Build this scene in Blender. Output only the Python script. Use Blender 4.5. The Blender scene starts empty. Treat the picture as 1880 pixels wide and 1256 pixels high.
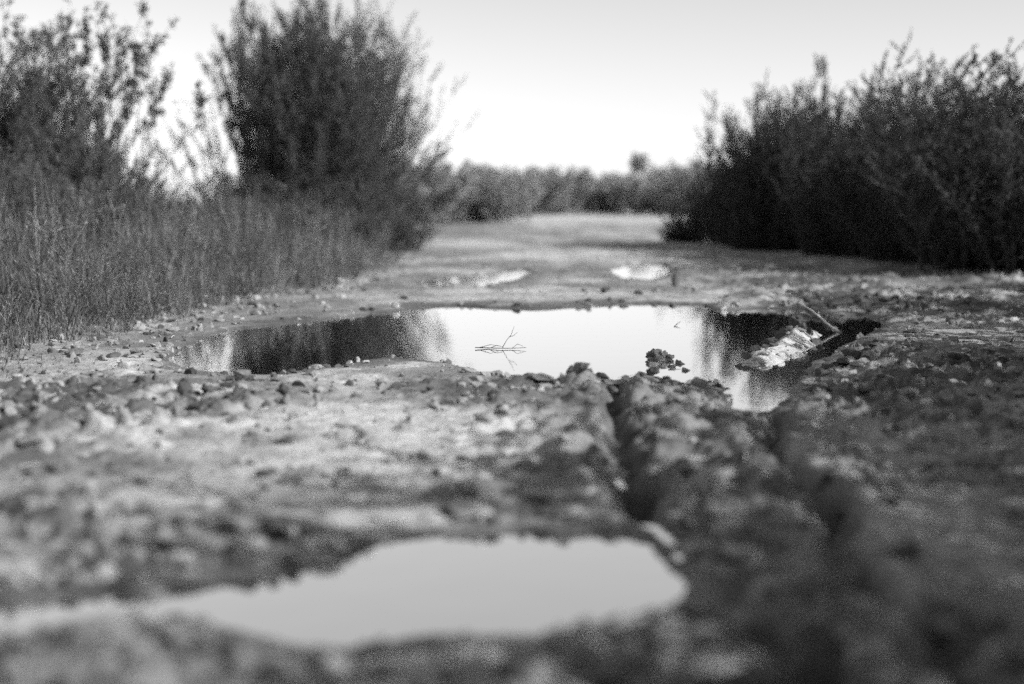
import bpy, math
import numpy as np

# ------------------------------------------------------------------ camera, sky, sun, exposure
SC = bpy.context.scene
COL = SC.collection
H_CAM, F_PX = 0.6, 2611.0
PITCH = math.atan(258 / F_PX)

cam_d = bpy.data.cameras.new('camera')
cam_d.lens = 50; cam_d.sensor_width = 36
cam_d.clip_start = 0.05; cam_d.clip_end = 5000
cam_d.dof.use_dof = True
cam_d.dof.focus_distance = 5.7
cam_d.dof.aperture_fstop = 1.25
cam = bpy.data.objects.new('camera', cam_d); COL.objects.link(cam)
cam.location = (0, 0, H_CAM)
cam.rotation_euler = (math.pi / 2 - PITCH, 0, 0)
SC.camera = cam

SUN_AZ = math.radians(114)      # compass bearing of the sun, from +Y (view direction) clockwise: behind-right
SUN_EL = math.radians(34)
world = bpy.data.worlds.new('World'); SC.world = world
world.use_nodes = True
wn = world.node_tree
for n in list(wn.nodes): wn.nodes.remove(n)
sky = wn.nodes.new('ShaderNodeTexSky'); sky.sky_type = 'NISHITA'
sky.sun_disc = False
sky.sun_elevation = SUN_EL; sky.sun_rotation = SUN_AZ
sky.altitude = 300; sky.air_density = 1.2; sky.dust_density = 0.25; sky.ozone_density = 1.0
bw = wn.nodes.new('ShaderNodeRGBToBW')          # a black-and-white photograph
bgn = wn.nodes.new('ShaderNodeBackground'); bgn.inputs[1].default_value = 0.086
wo = wn.nodes.new('ShaderNodeOutputWorld')
wn.links.new(sky.outputs[0], bw.inputs[0]); wn.links.new(bw.outputs[0], bgn.inputs[0])
wn.links.new(bgn.outputs[0], wo.inputs[0])

sun_d = bpy.data.lights.new('sun', 'SUN'); sun_d.energy = 3.7; sun_d.angle = math.radians(0.53)
sun_d.color = (1, 1, 1)
sun = bpy.data.objects.new('sun', sun_d); COL.objects.link(sun)
# the lamp shines along its -Z, from the sun's bearing downwards
sun.rotation_euler = (math.pi / 2 - SUN_EL, 0, math.pi - SUN_AZ)
sun.location = (6, -6, 8)

SC.view_settings.view_transform = 'Standard'
SC.view_settings.look = 'None'
SC.view_settings.exposure = 0.88
SC.view_settings.gamma = 1.0
SC.cycles.use_denoising = False                 # keep the fine grain of the exposure
SC.cycles.use_adaptive_sampling = True
SC.cycles.adaptive_threshold = 0.13
SC.cycles.adaptive_min_samples = 16
SC.cycles.max_bounces = 6

# ------------------------------------------------------------------ helpers
def ground_at(px, py, z=0.0):
    """photo pixel -> the place on the ground it shows"""
    u = (px - 940) / F_PX; v = (628 - py) / F_PX
    d = np.array([u, math.cos(PITCH) + v * math.sin(PITCH), -math.sin(PITCH) + v * math.cos(PITCH)])
    t = (z - H_CAM) / d[2]
    return np.array([d[0] * t, d[1] * t])

def at_depth(px, D):
    return (px - 940) / F_PX * D * 1.0

def _hash(ix, iy, seed):
    n = (ix * 374761393 + iy * 668265263 + seed * 1442695041) & 0xffffffff
    n = ((n ^ (n >> 13)) * 1274126177) & 0xffffffff
    n = (n ^ (n >> 16)) & 0xffffffff
    return n / 4294967295.0

def vnoise(x, y, seed=0):
    x = np.asarray(x, float); y = np.asarray(y, float)
    x0 = np.floor(x); y0 = np.floor(y)
    fx = x - x0; fy = y - y0
    fx = fx * fx * fx * (fx * (fx * 6 - 15) + 10); fy = fy * fy * fy * (fy * (fy * 6 - 15) + 10)
    ix = x0.astype(np.int64); iy = y0.astype(np.int64)
    a = _hash(ix, iy, seed); b = _hash(ix + 1, iy, seed)
    c = _hash(ix, iy + 1, seed); d = _hash(ix + 1, iy + 1, seed)
    return (a + (b - a) * fx) * (1 - fy) + (c + (d - c) * fx) * fy

def fbm(x, y, seed=0, octv=4, gain=0.5):
    s = 0; amp = 1; tot = 0
    for k in range(octv):
        s = s + amp * vnoise(x * 2 ** k + 17.3 * k, y * 2 ** k - 9.1 * k, seed + k * 13); tot += amp; amp *= gain
    return s / tot

def cells(x, y, seed=0):
    """cellular noise: random value of the nearest cell and distance to its border"""
    ix = np.floor(x).astype(np.int64); iy = np.floor(y).astype(np.int64)
    d1 = np.full(x.shape, 9.0); d2 = np.full(x.shape, 9.0); val = np.zeros(x.shape)
    for dx in (-1, 0, 1):
        for dy in (-1, 0, 1):
            cx = ix + dx; cy = iy + dy
            d = np.hypot(x - cx - _hash(cx, cy, seed), y - cy - _hash(cx, cy, seed + 7))
            m = d < d1
            d2 = np.where(m, d1, np.minimum(d2, d)); val = np.where(m, _hash(cx, cy, seed + 19), val); d1 = np.where(m, d, d1)
    return val, d2 - d1

def sstep(a, b, x):
    t = np.clip((x - a) / (b - a), 0, 1)
    return t * t * (3 - 2 * t)

def poly_sdf(X, Y, P):
    """signed distance to a polygon, negative inside"""
    d2 = np.full(X.shape, 1e18); inside = np.zeros(X.shape, bool)
    n = len(P)
    for i in range(n):
        ax, ay = P[i]; bx, by = P[(i + 1) % n]
        ex, ey = bx - ax, by - ay
        t = np.clip(((X - ax) * ex + (Y - ay) * ey) / (ex * ex + ey * ey + 1e-12), 0, 1)
        d2 = np.minimum(d2, (X - ax - t * ex) ** 2 + (Y - ay - t * ey) ** 2)
        cond = ((ay > Y) != (by > Y)) & (X < (bx - ax) * (Y - ay) / (by - ay + 1e-12) + ax)
        inside ^= cond
    d = np.sqrt(d2)
    return np.where(inside, -d, d)

def line_dist(X, Y, L):
    """distance, signed side and arc length along a polyline"""
    best = np.full(X.shape, 1e9); sarc = np.zeros(X.shape); side = np.zeros(X.shape); acc = 0
    for i in range(len(L) - 1):
        ax, ay = L[i]; bx, by = L[i + 1]
        ex, ey = bx - ax, by - ay; ln = math.hypot(ex, ey)
        t = np.clip(((X - ax) * ex + (Y - ay) * ey) / (ln * ln), 0, 1)
        dx = X - ax - t * ex; dy = Y - ay - t * ey
        d = np.hypot(dx, dy); m = d < best
        best = np.where(m, d, best); sarc = np.where(m, acc + t * ln, sarc)
        side = np.where(m, np.sign(ex * dy - ey * dx), side); acc += ln
    return best, sarc, side

def build_mesh(name, V, F, smooth=False):
    V = np.ascontiguousarray(V, dtype=np.float32); F = np.ascontiguousarray(F, dtype=np.int32)
    me = bpy.data.meshes.new(name)
    nf, k = F.shape
    me.vertices.add(len(V)); me.vertices.foreach_set('co', V.ravel())
    me.loops.add(nf * k); me.loops.foreach_set('vertex_index', F.ravel())
    me.polygons.add(nf)
    me.polygons.foreach_set('loop_start', np.arange(0, nf * k, k, dtype=np.int32))
    me.polygons.foreach_set('loop_total', np.full(nf, k, dtype=np.int32))
    me.polygons.foreach_set('use_smooth', np.full(nf, smooth, dtype=bool))
    me.update(calc_edges=True)
    return me

def link(name, me, mat=None, parent=None):
    o = bpy.data.objects.new(name, me); COL.objects.link(o)
    if mat is not None and not me.materials: me.materials.append(mat)
    if parent is not None: o.parent = parent
    return o

def empty(name, loc):
    o = bpy.data.objects.new(name, None); COL.objects.link(o); o.location = loc
    o.empty_display_size = 0.2
    return o

def tag(o, label=None, cat=None, group=None, kind=None):
    if label: o['label'] = label
    if cat: o['category'] = cat
    if group: o['group'] = group
    if kind: o['kind'] = kind
    return o

# ------------------------------------------------------------------ materials (all grey: a monochrome photograph)
def mat_new(name):
    m = bpy.data.materials.new(name); m.use_nodes = True
    nt = m.node_tree
    for n in list(nt.nodes): nt.nodes.remove(n)
    out = nt.nodes.new('ShaderNodeOutputMaterial')
    return m, nt, out

def grey(v): return (v, v, v, 1)

def ramp(nt, stops):
    r = nt.nodes.new('ShaderNodeValToRGB')
    cr = r.color_ramp
    while len(cr.elements) < len(stops): cr.elements.new(0.5)
    for e, (p, v) in zip(cr.elements, stops): e.position = p; e.color = grey(v)
    return r

def noise(nt, scale, detail=4, rough=0.55, coords=None):
    n = nt.nodes.new('ShaderNodeTexNoise'); n.inputs['Scale'].default_value = scale
    n.inputs['Detail'].default_value = detail; n.inputs['Roughness'].default_value = rough
    if coords: nt.links.new(coords, n.inputs['Vector'])
    return n

def mud_material(name, dry_lo, dry_hi, wet_v, use_attr=True):
    m, nt, out = mat_new(name); L = nt.links.new
    geo = nt.nodes.new('ShaderNodeNewGeometry'); P = geo.outputs['Position']
    big = noise(nt, 2.6, 6, 0.65, P); fine = noise(nt, 21, 8, 0.75, P)
    rb = ramp(nt, [(0.33, dry_lo), (0.66, dry_hi)]); L(big.outputs[0], rb.inputs[0])
    rf = ramp(nt, [(0.32, 0.35), (0.48, 1.0), (0.68, 1.3)]); L(fine.outputs[0], rf.inputs[0])
    mul = nt.nodes.new('ShaderNodeMix'); mul.data_type = 'RGBA'; mul.blend_type = 'MULTIPLY'
    mul.inputs[0].default_value = 1; L(rb.outputs[0], mul.inputs[6]); L(rf.outputs[0], mul.inputs[7])
    bsdf = nt.nodes.new('ShaderNodeBsdfPrincipled')
    if use_attr:
        at = nt.nodes.new('ShaderNodeAttribute'); at.attribute_name = 'moisture_and_shade'
        mixw = nt.nodes.new('ShaderNodeMix'); mixw.data_type = 'RGBA'
        L(at.outputs['Fac'], mixw.inputs[0])
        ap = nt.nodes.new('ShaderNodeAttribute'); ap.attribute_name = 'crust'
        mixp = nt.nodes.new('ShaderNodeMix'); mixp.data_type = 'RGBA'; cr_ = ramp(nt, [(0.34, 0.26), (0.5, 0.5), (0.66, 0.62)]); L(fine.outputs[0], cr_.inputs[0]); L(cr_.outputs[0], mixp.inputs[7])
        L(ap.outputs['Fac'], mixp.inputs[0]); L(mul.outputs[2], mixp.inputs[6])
        wetc = ramp(nt, [(0.3, wet_v * 0.6), (0.7, wet_v * 1.5)]); L(fine.outputs[0], wetc.inputs[0])
        L(wetc.outputs[0], mixw.inputs[7]); L(mixp.outputs[2], mixw.inputs[6])
        L(mixw.outputs[2], bsdf.inputs['Base Color'])
        mr = nt.nodes.new('ShaderNodeMapRange'); L(at.outputs['Fac'], mr.inputs[0])
        mr.inputs[3].default_value = 0.9; mr.inputs[4].default_value = 0.38
        L(mr.outputs[0], bsdf.inputs['Roughness'])
    else:
        L(mul.outputs[2], bsdf.inputs['Base Color']); bsdf.inputs['Roughness'].default_value = 0.8
    bsdf.inputs['Specular IOR Level'].default_value = 0.35
    b2 = noise(nt, 55, 5, 0.65, P)
    bump = nt.nodes.new('ShaderNodeBump'); bump.inputs['Strength'].default_value = 0.7
    bump.inputs['Distance'].default_value = 0.012
    L(b2.outputs[0], bump.inputs['Height']); L(bump.outputs[0], bsdf.inputs['Normal'])
    L(bsdf.outputs[0], out.inputs[0])
    return m

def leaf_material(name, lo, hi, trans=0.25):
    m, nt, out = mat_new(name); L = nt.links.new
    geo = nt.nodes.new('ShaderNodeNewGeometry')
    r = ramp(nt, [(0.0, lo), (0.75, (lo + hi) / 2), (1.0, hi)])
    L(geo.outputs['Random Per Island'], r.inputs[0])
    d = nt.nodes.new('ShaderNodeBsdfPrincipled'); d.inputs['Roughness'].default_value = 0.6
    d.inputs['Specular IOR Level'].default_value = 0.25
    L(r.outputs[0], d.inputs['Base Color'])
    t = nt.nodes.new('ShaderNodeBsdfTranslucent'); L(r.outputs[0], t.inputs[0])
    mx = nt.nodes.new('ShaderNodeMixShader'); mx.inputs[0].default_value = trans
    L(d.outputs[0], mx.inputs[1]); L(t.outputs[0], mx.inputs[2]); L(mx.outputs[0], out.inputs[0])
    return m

def bark_material(name, lo, hi):
    m, nt, out = mat_new(name); L = nt.links.new
    geo = nt.nodes.new('ShaderNodeNewGeometry')
    n = noise(nt, 18, 4, 0.6, geo.outputs['Position'])
    r = ramp(nt, [(0.3, lo), (0.7, hi)]); L(n.outputs[0], r.inputs[0])
    b = nt.nodes.new('ShaderNodeBsdfPrincipled'); b.inputs['Roughness'].default_value = 0.85
    b.inputs['Specular IOR Level'].default_value = 0.2
    L(r.outputs[0], b.inputs['Base Color']); L(b.outputs[0], out.inputs[0])
    return m

def water_material(name, silt, bump_s, power=0.6):
    m, nt, out = mat_new(name); L = nt.links.new
    geo = nt.nodes.new('ShaderNodeNewGeometry'); P = geo.outputs['Position']
    n = noise(nt, 3.0, 3, 0.5, P)
    r = ramp(nt, [(0.35, silt * 0.75), (0.65, silt * 1.25)]); L(n.outputs[0], r.inputs[0])
    dif = nt.nodes.new('ShaderNodeBsdfDiffuse'); L(r.outputs[0], dif.inputs[0])
    gl = nt.nodes.new('ShaderNodeBsdfGlossy'); gl.inputs['Roughness'].default_value = 0.05
    gl.inputs[0].default_value = grey(1.0)
    fr = nt.nodes.new('ShaderNodeFresnel'); fr.inputs[0].default_value = 1.33
    pw = nt.nodes.new('ShaderNodeMath'); pw.operation = 'POWER'; pw.inputs[1].default_value = power
    L(fr.outputs[0], pw.inputs[0])
    rip = noise(nt, 9, 2, 0.5, P)
    bump = nt.nodes.new('ShaderNodeBump'); bump.inputs['Strength'].default_value = bump_s
    bump.inputs['Distance'].default_value = 0.004
    L(rip.outputs[0], bump.inputs['Height']); L(bump.outputs[0], gl.inputs['Normal'])
    mx = nt.nodes.new('ShaderNodeMixShader'); L(pw.outputs[0], mx.inputs[0])
    L(dif.outputs[0], mx.inputs[1]); L(gl.outputs[0], mx.inputs[2]); L(mx.outputs[0], out.inputs[0])
    return m

M_MUD = mud_material('mud', 0.21, 0.43, 0.036)
M_CLOD = mud_material('clod_mud', 0.10, 0.36, 0.04, use_attr=False)
M_CLOD_DARK = mud_material('wet_clod_mud', 0.035, 0.10, 0.04, use_attr=False)
M_CLOD_MID = mud_material('damp_clod_mud', 0.07, 0.20, 0.04, use_attr=False)
M_PALE = mud_material('pale_clay', 0.25, 0.38, 0.1, use_attr=False)
M_WATER = water_material('puddle_water', 0.72, 0.06, 0.36)
M_WATER_SILTY = water_material('silty_puddle_water', 0.7, 0.10, 0.24)
M_LEAF_DARK = leaf_material('shrub_leaf_dark', 0.045, 0.125)
M_LEAF_MID = leaf_material('shrub_leaf_grey', 0.06, 0.21)
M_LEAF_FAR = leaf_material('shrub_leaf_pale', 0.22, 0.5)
M_BARK = bark_material('bark', 0.035, 0.09)
M_GRASS = leaf_material('dry_grass', 0.025, 0.30, 0.2)
M_STALK = bark_material('dry_stalk', 0.25, 0.42)
M_TWIG = bark_material('dark_twig', 0.02, 0.06)

# ------------------------------------------------------------------ ground plan (outlines read on the ground, metres)
WL = -0.010     # water level of the puddles
def outline(px_list): return np.array([ground_at(x, y, WL) for x, y in px_list])

MAIN = outline([(330, 640), (400, 612), (470, 600), (560, 590), (640, 582), (720, 573), (760, 566), (830, 561), (900, 565),
    (980, 568), (1060, 564), (1130, 560), (1200, 557), (1290, 560), (1320, 572), (1400, 566), (1480, 568), (1535, 582),
    (1580, 578), (1612, 588), (1622, 600), (1596, 612), (1562, 630), (1528, 648), (1494, 670), (1468, 694), (1445, 722), (1425, 758),
    (1380, 764), (1342, 756), (1335, 725), (1338, 706), (1300, 706), (1250, 712), (1215, 694), (1190, 684), (1150, 694),
    (1080, 698), (1000, 700), (930, 696), (890, 684), (840, 671), (780, 664), (740, 662), (700, 660), (650, 670), (560, 684),
    (480, 692), (420, 692), (370, 684), (315, 668)])
ISLET = outline([(1362, 668), (1400, 640), (1440, 616), (1500, 614), (1508, 630), (1470, 648), (1440, 664), (1400, 672)])
NEAR = outline([(235, 1122), (330, 1092), (440, 1072), (560, 1052), (650, 1022), (720, 995), (800, 983), (950, 980), (1080, 983),
    (1150, 983), (1192, 1000), (1222, 1040), (1244, 1080), (1240, 1120), (1180, 1132), (1120, 1146), (1050, 1160), (940, 1170),
    (850, 1170), (760, 1176), (690, 1190), (640, 1196), (560, 1190), (470, 1166), (360, 1144)])
NEAR_L = outline([(-120, 1120), (0, 1108), (150, 1090), (230, 1094), (262, 1106), (190, 1134), (60, 1165), (-120, 1190)])
FAR_L = outline([(765, 520), (830, 506), (900, 503), (960, 495), (975, 503), (940, 517), (880, 528), (850, 519), (800, 530)])
FAR_R = outline([(1118, 497), (1165, 484), (1220, 486), (1236, 500), (1196, 516), (1145, 513)])
POOLS = [MAIN, NEAR, NEAR_L, FAR_L, FAR_R]

RUT_A = np.array([(0.47, 5.3), (0.385, 4.9), (0.30, 4.3), (0.265, 3.82), (0.25, 3.2), (0.255, 2.65), (0.275, 2.3), (0.33, 1.9), (0.40, 1.5), (0.48, 1.0)])
RUT_B = np.array([(1.25, 5.6), (1.04, 5.05), (0.85, 4.4), (0.745, 4.0), (0.63, 3.4), (0.60, 3.0), (0.595, 2.65), (0.56, 2.3), (0.54, 2.0), (0.56, 1.5), (0.62, 1.0)])
TREAD = np.array([(0.28, 5.2), (0.16, 4.4), (0.08, 3.8), (0.03, 3.2), (0.0, 2.7), (-0.02, 2.4)])
RUT_FAR1 = np.array([(-0.25, 9.2), (0.2, 11), (0.5, 13), (0.6, 17), (0.7, 24), (0.9, 40)])
RUT_FAR2 = np.array([(1.2, 8.4), (1.6, 10), (1.7, 13), (1.9, 18), (2.0, 30)])

GRASS_EDGE_Y = np.array([0, 3.2, 4.6, 5.8, 6.8, 7.8, 8.8, 9.5, 11, 14, 20, 35, 60, 200])
GRASS_EDGE_X = np.array([-2.6, -2.0, -1.78, -1.76, -1.72, -1.56, -1.38, -1.18, -1.06, -0.95, -1.25, -2.3, -4, -12])
def grass_edge(y): return np.interp(y, GRASS_EDGE_Y, GRASS_EDGE_X)

def pool_sd(X, Y):
    w = 0.014 + 0.022 * sstep(2.6, 4.0, Y)
    Xd = X + (fbm(X * 6, Y * 6, 3, 3) - 0.5) * w * 2; Yd = Y + (fbm(X * 6, Y * 6, 9, 3) - 0.5) * w * 3
    s = np.full(X.shape, 50.0)
    for P in POOLS: s = np.minimum(s, poly_sdf(Xd, Yd, P))
    isl = poly_sdf(Xd, Yd, ISLET)
    return np.maximum(s, -isl), isl

def rough_mask(X, Y):
    """where the mud is broken into clods"""
    m = 0.35 * fbm(X * 0.9, Y * 0.9, 21, 3)
    m = m + 0.9 * np.exp(-(((X + 1.15) / 0.75) ** 2 + ((Y - 4.3) / 0.75) ** 2))     # broken bank left of the tracks
    m = m + 0.7 * np.exp(-(((X + 0.9) / 0.5) ** 2 + ((Y - 2.4) / 0.5) ** 2))
    m = m + 0.8 * np.exp(-(((X - 0.35) / 0.45) ** 2 + ((Y - 3.9) / 1.2) ** 2))
    m = m + 0.9 * np.exp(-(((X - 1.5) / 0.6) ** 2 + ((Y - 4.9) / 0.7) ** 2))
    m = m + 0.8 * sstep(0.9, 2.2, X) * sstep(6.5, 7.6, Y) * (1 - sstep(11, 14, Y))
    m = m + 0.5 * np.exp(-((Y - 1.7) / 0.35) ** 2)
    m = m + 0.75 * sstep(-0.15, 0.15, X) * (1 - sstep(1.6, 2.4, X)) * sstep(1.2, 1.6, Y) * (1 - sstep(4.8, 5.6, Y)) * sstep(0.3, 0.55, fbm(X * 2, Y * 2, 24, 3))
    return np.clip(m * (0.5 + 0.9 * sstep(0.34, 0.56, fbm(X * 1.7, Y * 1.7, 28, 3))), 0, 1.3)

def height(X, Y):
    sd, isl = pool_sd(X, Y)
    near = 1 - sstep(14, 30, Y)
    h = 0.020 * (fbm(X * 0.8, Y * 0.8, 1, 3) - 0.25) + 0.05 * (fbm(X * 0.12, Y * 0.12, 2, 2) - 0.5) * sstep(10, 25, Y)
    rm = rough_mask(X, Y)
    cl = fbm(X * 9, Y * 9, 5, 4, 0.6)
    h = h + near * (0.012 * (fbm(X * 14, Y * 14, 8, 3) - 0.4) + 0.035 * rm * np.maximum(cl - 0.47, 0) * 2.0)
    wx = X + 0.05 * fbm(X * 8, Y * 8, 14, 2); wy = Y + 0.05 * fbm(X * 8, Y * 8, 15, 2)
    cv, ce = cells(wx * 11, wy * 11, 4)
    h = h + near * (0.036 + 0.030 * sstep(0.0, 0.4, X) * (1 - sstep(5.0, 6.0, Y))) * sstep(0.35, 0.9, rm) * np.maximum(cv - 0.35, 0) * sstep(0.03, 0.28, ce)
    cv, ce = cells(wx * 24, wy * 24, 6)
    h = h + near * 0.024 * sstep(0.15, 0.7, rm) * np.maximum(cv - 0.4, 0) * sstep(0.03, 0.3, ce)
    cv, ce = cells(wx * 47, wy * 47, 16)
    h = h + near * 0.013 * sstep(0.1, 0.6, rm) * np.maximum(cv - 0.3, 0) * sstep(0.03, 0.35, ce)
    cv, ce = cells(wx * 4.5, wy * 4.5, 26)
    h = h + 0.045 * sstep(8.5, 11, Y) * (1 - sstep(30, 50, Y)) * np.maximum(cv - 0.55, 0) * sstep(0.0, 0.4, ce)
    h = np.maximum(h, -0.003)
    # wheel ruts with pushed-up shoulders
    for L, dep, wd in ((RUT_A, 0.075, 0.034), (RUT_B, 0.075, 0.034), (RUT_FAR1, 0.018, 0.12), (RUT_FAR2, 0.018, 0.12)):
        d, s, side = line_dist(X, Y, L)
        d = np.abs(d * side + 0.10 * (fbm(X * 5, Y * 5, 33, 3) - 0.5))
        wob = np.clip(2.6 * fbm(s * 3.3, s * 0 + 2.0, 31, 3) - 0.35, 0.55, 1.5)
        h = h - dep * wob * np.exp(-(d / wd) ** 2) + 0.22 * dep * wob * np.exp(-((d - 2.4 * wd) / (1.2 * wd)) ** 2)
    # lug prints of the tyre, between the ruts and left of them
    d, s, side = line_dist(X, Y, TREAD)
    lug = np.sin((s + 0.55 * d * side) * 2 * math.pi / 0.15)
    h = h + 0.017 * (1 - sstep(0.14, 0.21, d)) * np.clip(lug * 2.2, -1, 1) * (0.5 + 0.8 * fbm(X * 7, Y * 7, 77, 2))
    mid = np.stack([(RUT_A[:, 0] + np.interp(RUT_A[:, 1], RUT_B[::-1, 1], RUT_B[::-1, 0])) / 2, RUT_A[:, 1]], 1)
    d, s, side = line_dist(X, Y, mid)
    lug = np.sin((s - 0.7 * np.abs(d)) * 2 * math.pi / 0.19)
    h = h + 0.018 * (1 - sstep(0.10, 0.15, d)) * np.clip(lug * 2, -1, 1) * (0.4 + fbm(X * 6, Y * 6, 78, 2))
    # banks
    ge = grass_edge(Y)
    h = h + 0.10 * sstep(0.1, 1.6, ge - X) + 0.02 * sstep(0, 3, ge - X)
    h = h + 0.03 * sstep(0.0, 1.8, X - (1.2 + 0.10 * Y)) * sstep(9, 12, Y)
    # the puddles' beds; the islet's bank tilts towards the camera
    dip = 1 - sstep(-0.09, 0.035, sd)
    rim = 0.14 + 0.14 * (1 - sstep(3.0, 3.6, Y)) + 0.22 * np.exp(-((Y - 4.75) / 0.5) ** 2)
    h = h * (1 - 0.9 * sstep(0, 1, 1 - sd / rim)) - 0.075 * dip
    ih = np.clip(-isl / 0.16, 0, 1)
    h = h + np.where(isl < 0.02, sstep(-0.02, 1, ih) * (0.03 + 0.05 * sstep(5.6, 6.3, Y) + 0.018 * (fbm(X * 9, Y * 4, 88, 3) - 0.5)), 0)
    return h

CRUST = [(ground_at(x, y), rx, ry) for x, y, rx, ry in [(230, 800, 0.20, 0.22), (430, 925, 0.10, 0.12), (280, 925, 0.22, 0.12), (750, 830, 0.35, 0.5), (880, 790, 0.25, 0.3), (620, 770, 0.4, 0.3), (880, 1215, 0.14, 0.05),
    (300, 1125, 0.22, 0.08), (400, 1105, 0.12, 0.06), (1100, 402, 6, 12), (850, 450, 0.8, 2.5), (1400, 450, 1.5, 2.5), (1060, 470, 1.0, 2.5), (1560, 470, 1.0, 0.8)]]
def crust(X, Y):
    """pale, dried silt on the track"""
    m = np.zeros(X.shape)
    n = fbm(X * 5, Y * 5, 83, 4)
    for c, rx, ry in CRUST:
        m = np.maximum(m, np.exp(-((X - c[0]) / rx) ** 2 - ((Y - c[1]) / ry) ** 2))
    m = 0.7 * sstep(0.25, 0.75, m + (n - 0.5) * 0.9) * sstep(0.05, 0.3, m)
    m = np.where(poly_sdf(X + 0.06 * (n - 0.5), Y + 0.5 * (n - 0.5), ISLET) < -0.035, 0.55 + 0.4 * fbm(X * 30, Y * 30, 85, 2), m)  # islet face: the bright sky reflection is put into its colour
    return m

def n3_(X, Y): return fbm(X * 1.5, Y * 1.5, 57, 3)

def moisture_and_shade(X, Y, Z):
    sd, isl = pool_sd(X, Y)
    m = 1 - sstep(-0.02, 0.10, sd)
    n = fbm(X * 2.2, Y * 2.2, 41, 4)
    m = np.maximum(m, 0.85 * (1 - sstep(0.0, 0.5, sd)) * sstep(0.46, 0.62, n))
    # churned, still-wet earth along the tracks and on the left bank
    rm = rough_mask(X, Y)
    n5 = fbm(X * 5.5, Y * 4.5, 53, 4, 0.6)
    m = np.maximum(m, 0.85 * sstep(0.35, 0.8, rm) * sstep(0.44, 0.54, 0.45 * n + 0.55 * n5))
    for L in (RUT_A, RUT_B):
        d, s, side = line_dist(X, Y, L); m = np.maximum(m, 0.85 * (1 - sstep(0.01, 0.05, d)))  # wet grooves, their dark shadow lines also put into the colour
    m = np.maximum(m, 0.7 * sstep(-0.2, 0.7, grass_edge(Y) - X))
    m = np.maximum(m, 0.7 * sstep(0.75, 1.15, X + 0.35 * (n3_(X, Y) - 0.5)) * (1 - sstep(4.6, 5.4, Y)) * sstep(0.42, 0.52, n5))  # right-hand mud darkened further: its shade is put into the colour
    m = np.maximum(m, 0.9 * np.exp(-((X - 0.12) / 0.34) ** 4 - ((Y - 3.5) / 1.1) ** 4) * sstep(0.45, 0.53, n5))
    # water lingers in the lug prints
    d, s, side = line_dist(X, Y, TREAD)
    lug = np.sin((s + 0.55 * d * side) * 2 * math.pi / 0.15)
    m = np.maximum(m, 0.85 * (1 - sstep(0.15, 0.22, d)) * sstep(0.0, -0.5, lug) * sstep(0.36, 0.5, n5))
    n2 = fbm(X * 0.9, Y * 0.45, 43, 4)
    pale = np.exp(-((X + 0.42) / 0.6) ** 4 - ((Y - 3.55) / 1.0) ** 4)
    m = np.maximum(m, 0.55 * sstep(0.46, 0.60, n2) * (1 - sstep(40, 60, Y)) * (1 - 0.8 * pale))
    n4 = fbm(X * 1.6, Y * 0.9, 49, 5, 0.65)
    m = np.maximum(m, 0.55 * sstep(0.48, 0.6, n4) * sstep(8, 10, Y) * (1 - sstep(22, 36, Y)))
    n3 = fbm(X * 3.2, Y * 3.2, 47, 4)
    m = np.maximum(m, 0.9 * np.exp(-(((X + 1.15) / 0.62) ** 2 + ((Y - 3.9) / 0.95) ** 2) ** 2) * sstep(0.36, 0.54, n3))
    m = np.maximum(m, 0.6 * np.exp(-(((X + 0.85) / 0.5) ** 2 + ((Y - 2.5) / 0.5) ** 2) ** 2) * sstep(0.36, 0.54, n3))
    m = np.maximum(m, 0.6 * (1 - sstep(1.5, 1.85, Y)) * sstep(0.38, 0.6, n3))
    for c, rx, ry in CRUST:
        m = m * (1 - 0.8 * np.exp(-(((X - c[0]) / rx) ** 2 + ((Y - c[1]) / ry) ** 2) * 1.3))
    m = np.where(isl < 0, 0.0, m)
    return np.clip(m, 0, 1)

# rows get wider apart with distance; one sheet to the horizon
ys = np.concatenate([[-400, -120, -40, -14, -5, -2, -0.8, 0, 0.4], np.geomspace(0.8, 3.4, 200), np.geomspace(3.415, 9, 360)[0:],
                     np.geomspace(9.03, 60, 170), np.geomspace(64, 1800, 26)])
us = np.concatenate([[-60, -20, -7, -3, -1.8, -1.3], np.linspace(-1, 1, 520), [1.3, 1.8, 3, 7, 20, 60]])
YY, UU = np.meshgrid(ys, us, indexing='ij')
XX = UU * (1.3 + 0.5 * np.maximum(YY, 0))
ZZ = height(XX, YY)
nr, nc = XX.shape
idx = np.arange(nr * nc).reshape(nr, nc)
Fg = np.stack([idx[:-1, :-1], idx[:-1, 1:], idx[1:, 1:], idx[1:, :-1]], -1).reshape(-1, 4)
gme = build_mesh('ground', np.stack([XX, YY, ZZ], -1).reshape(-1, 3), Fg, True)
att = gme.attributes.new('moisture_and_shade', 'FLOAT', 'POINT')
att.data.foreach_set('value', moisture_and_shade(XX, YY, ZZ).ravel().astype(np.float32))
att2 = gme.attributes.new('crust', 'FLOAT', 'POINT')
att2.data.foreach_set('value', crust(XX, YY).ravel().astype(np.float32))  # dried silt, plus the reflection painted on the islet
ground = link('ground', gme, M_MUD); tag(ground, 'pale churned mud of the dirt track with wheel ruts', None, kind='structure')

def gz(x, y):
    return float(height(np.array([float(x)]), np.array([float(y)]))[0])

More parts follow.
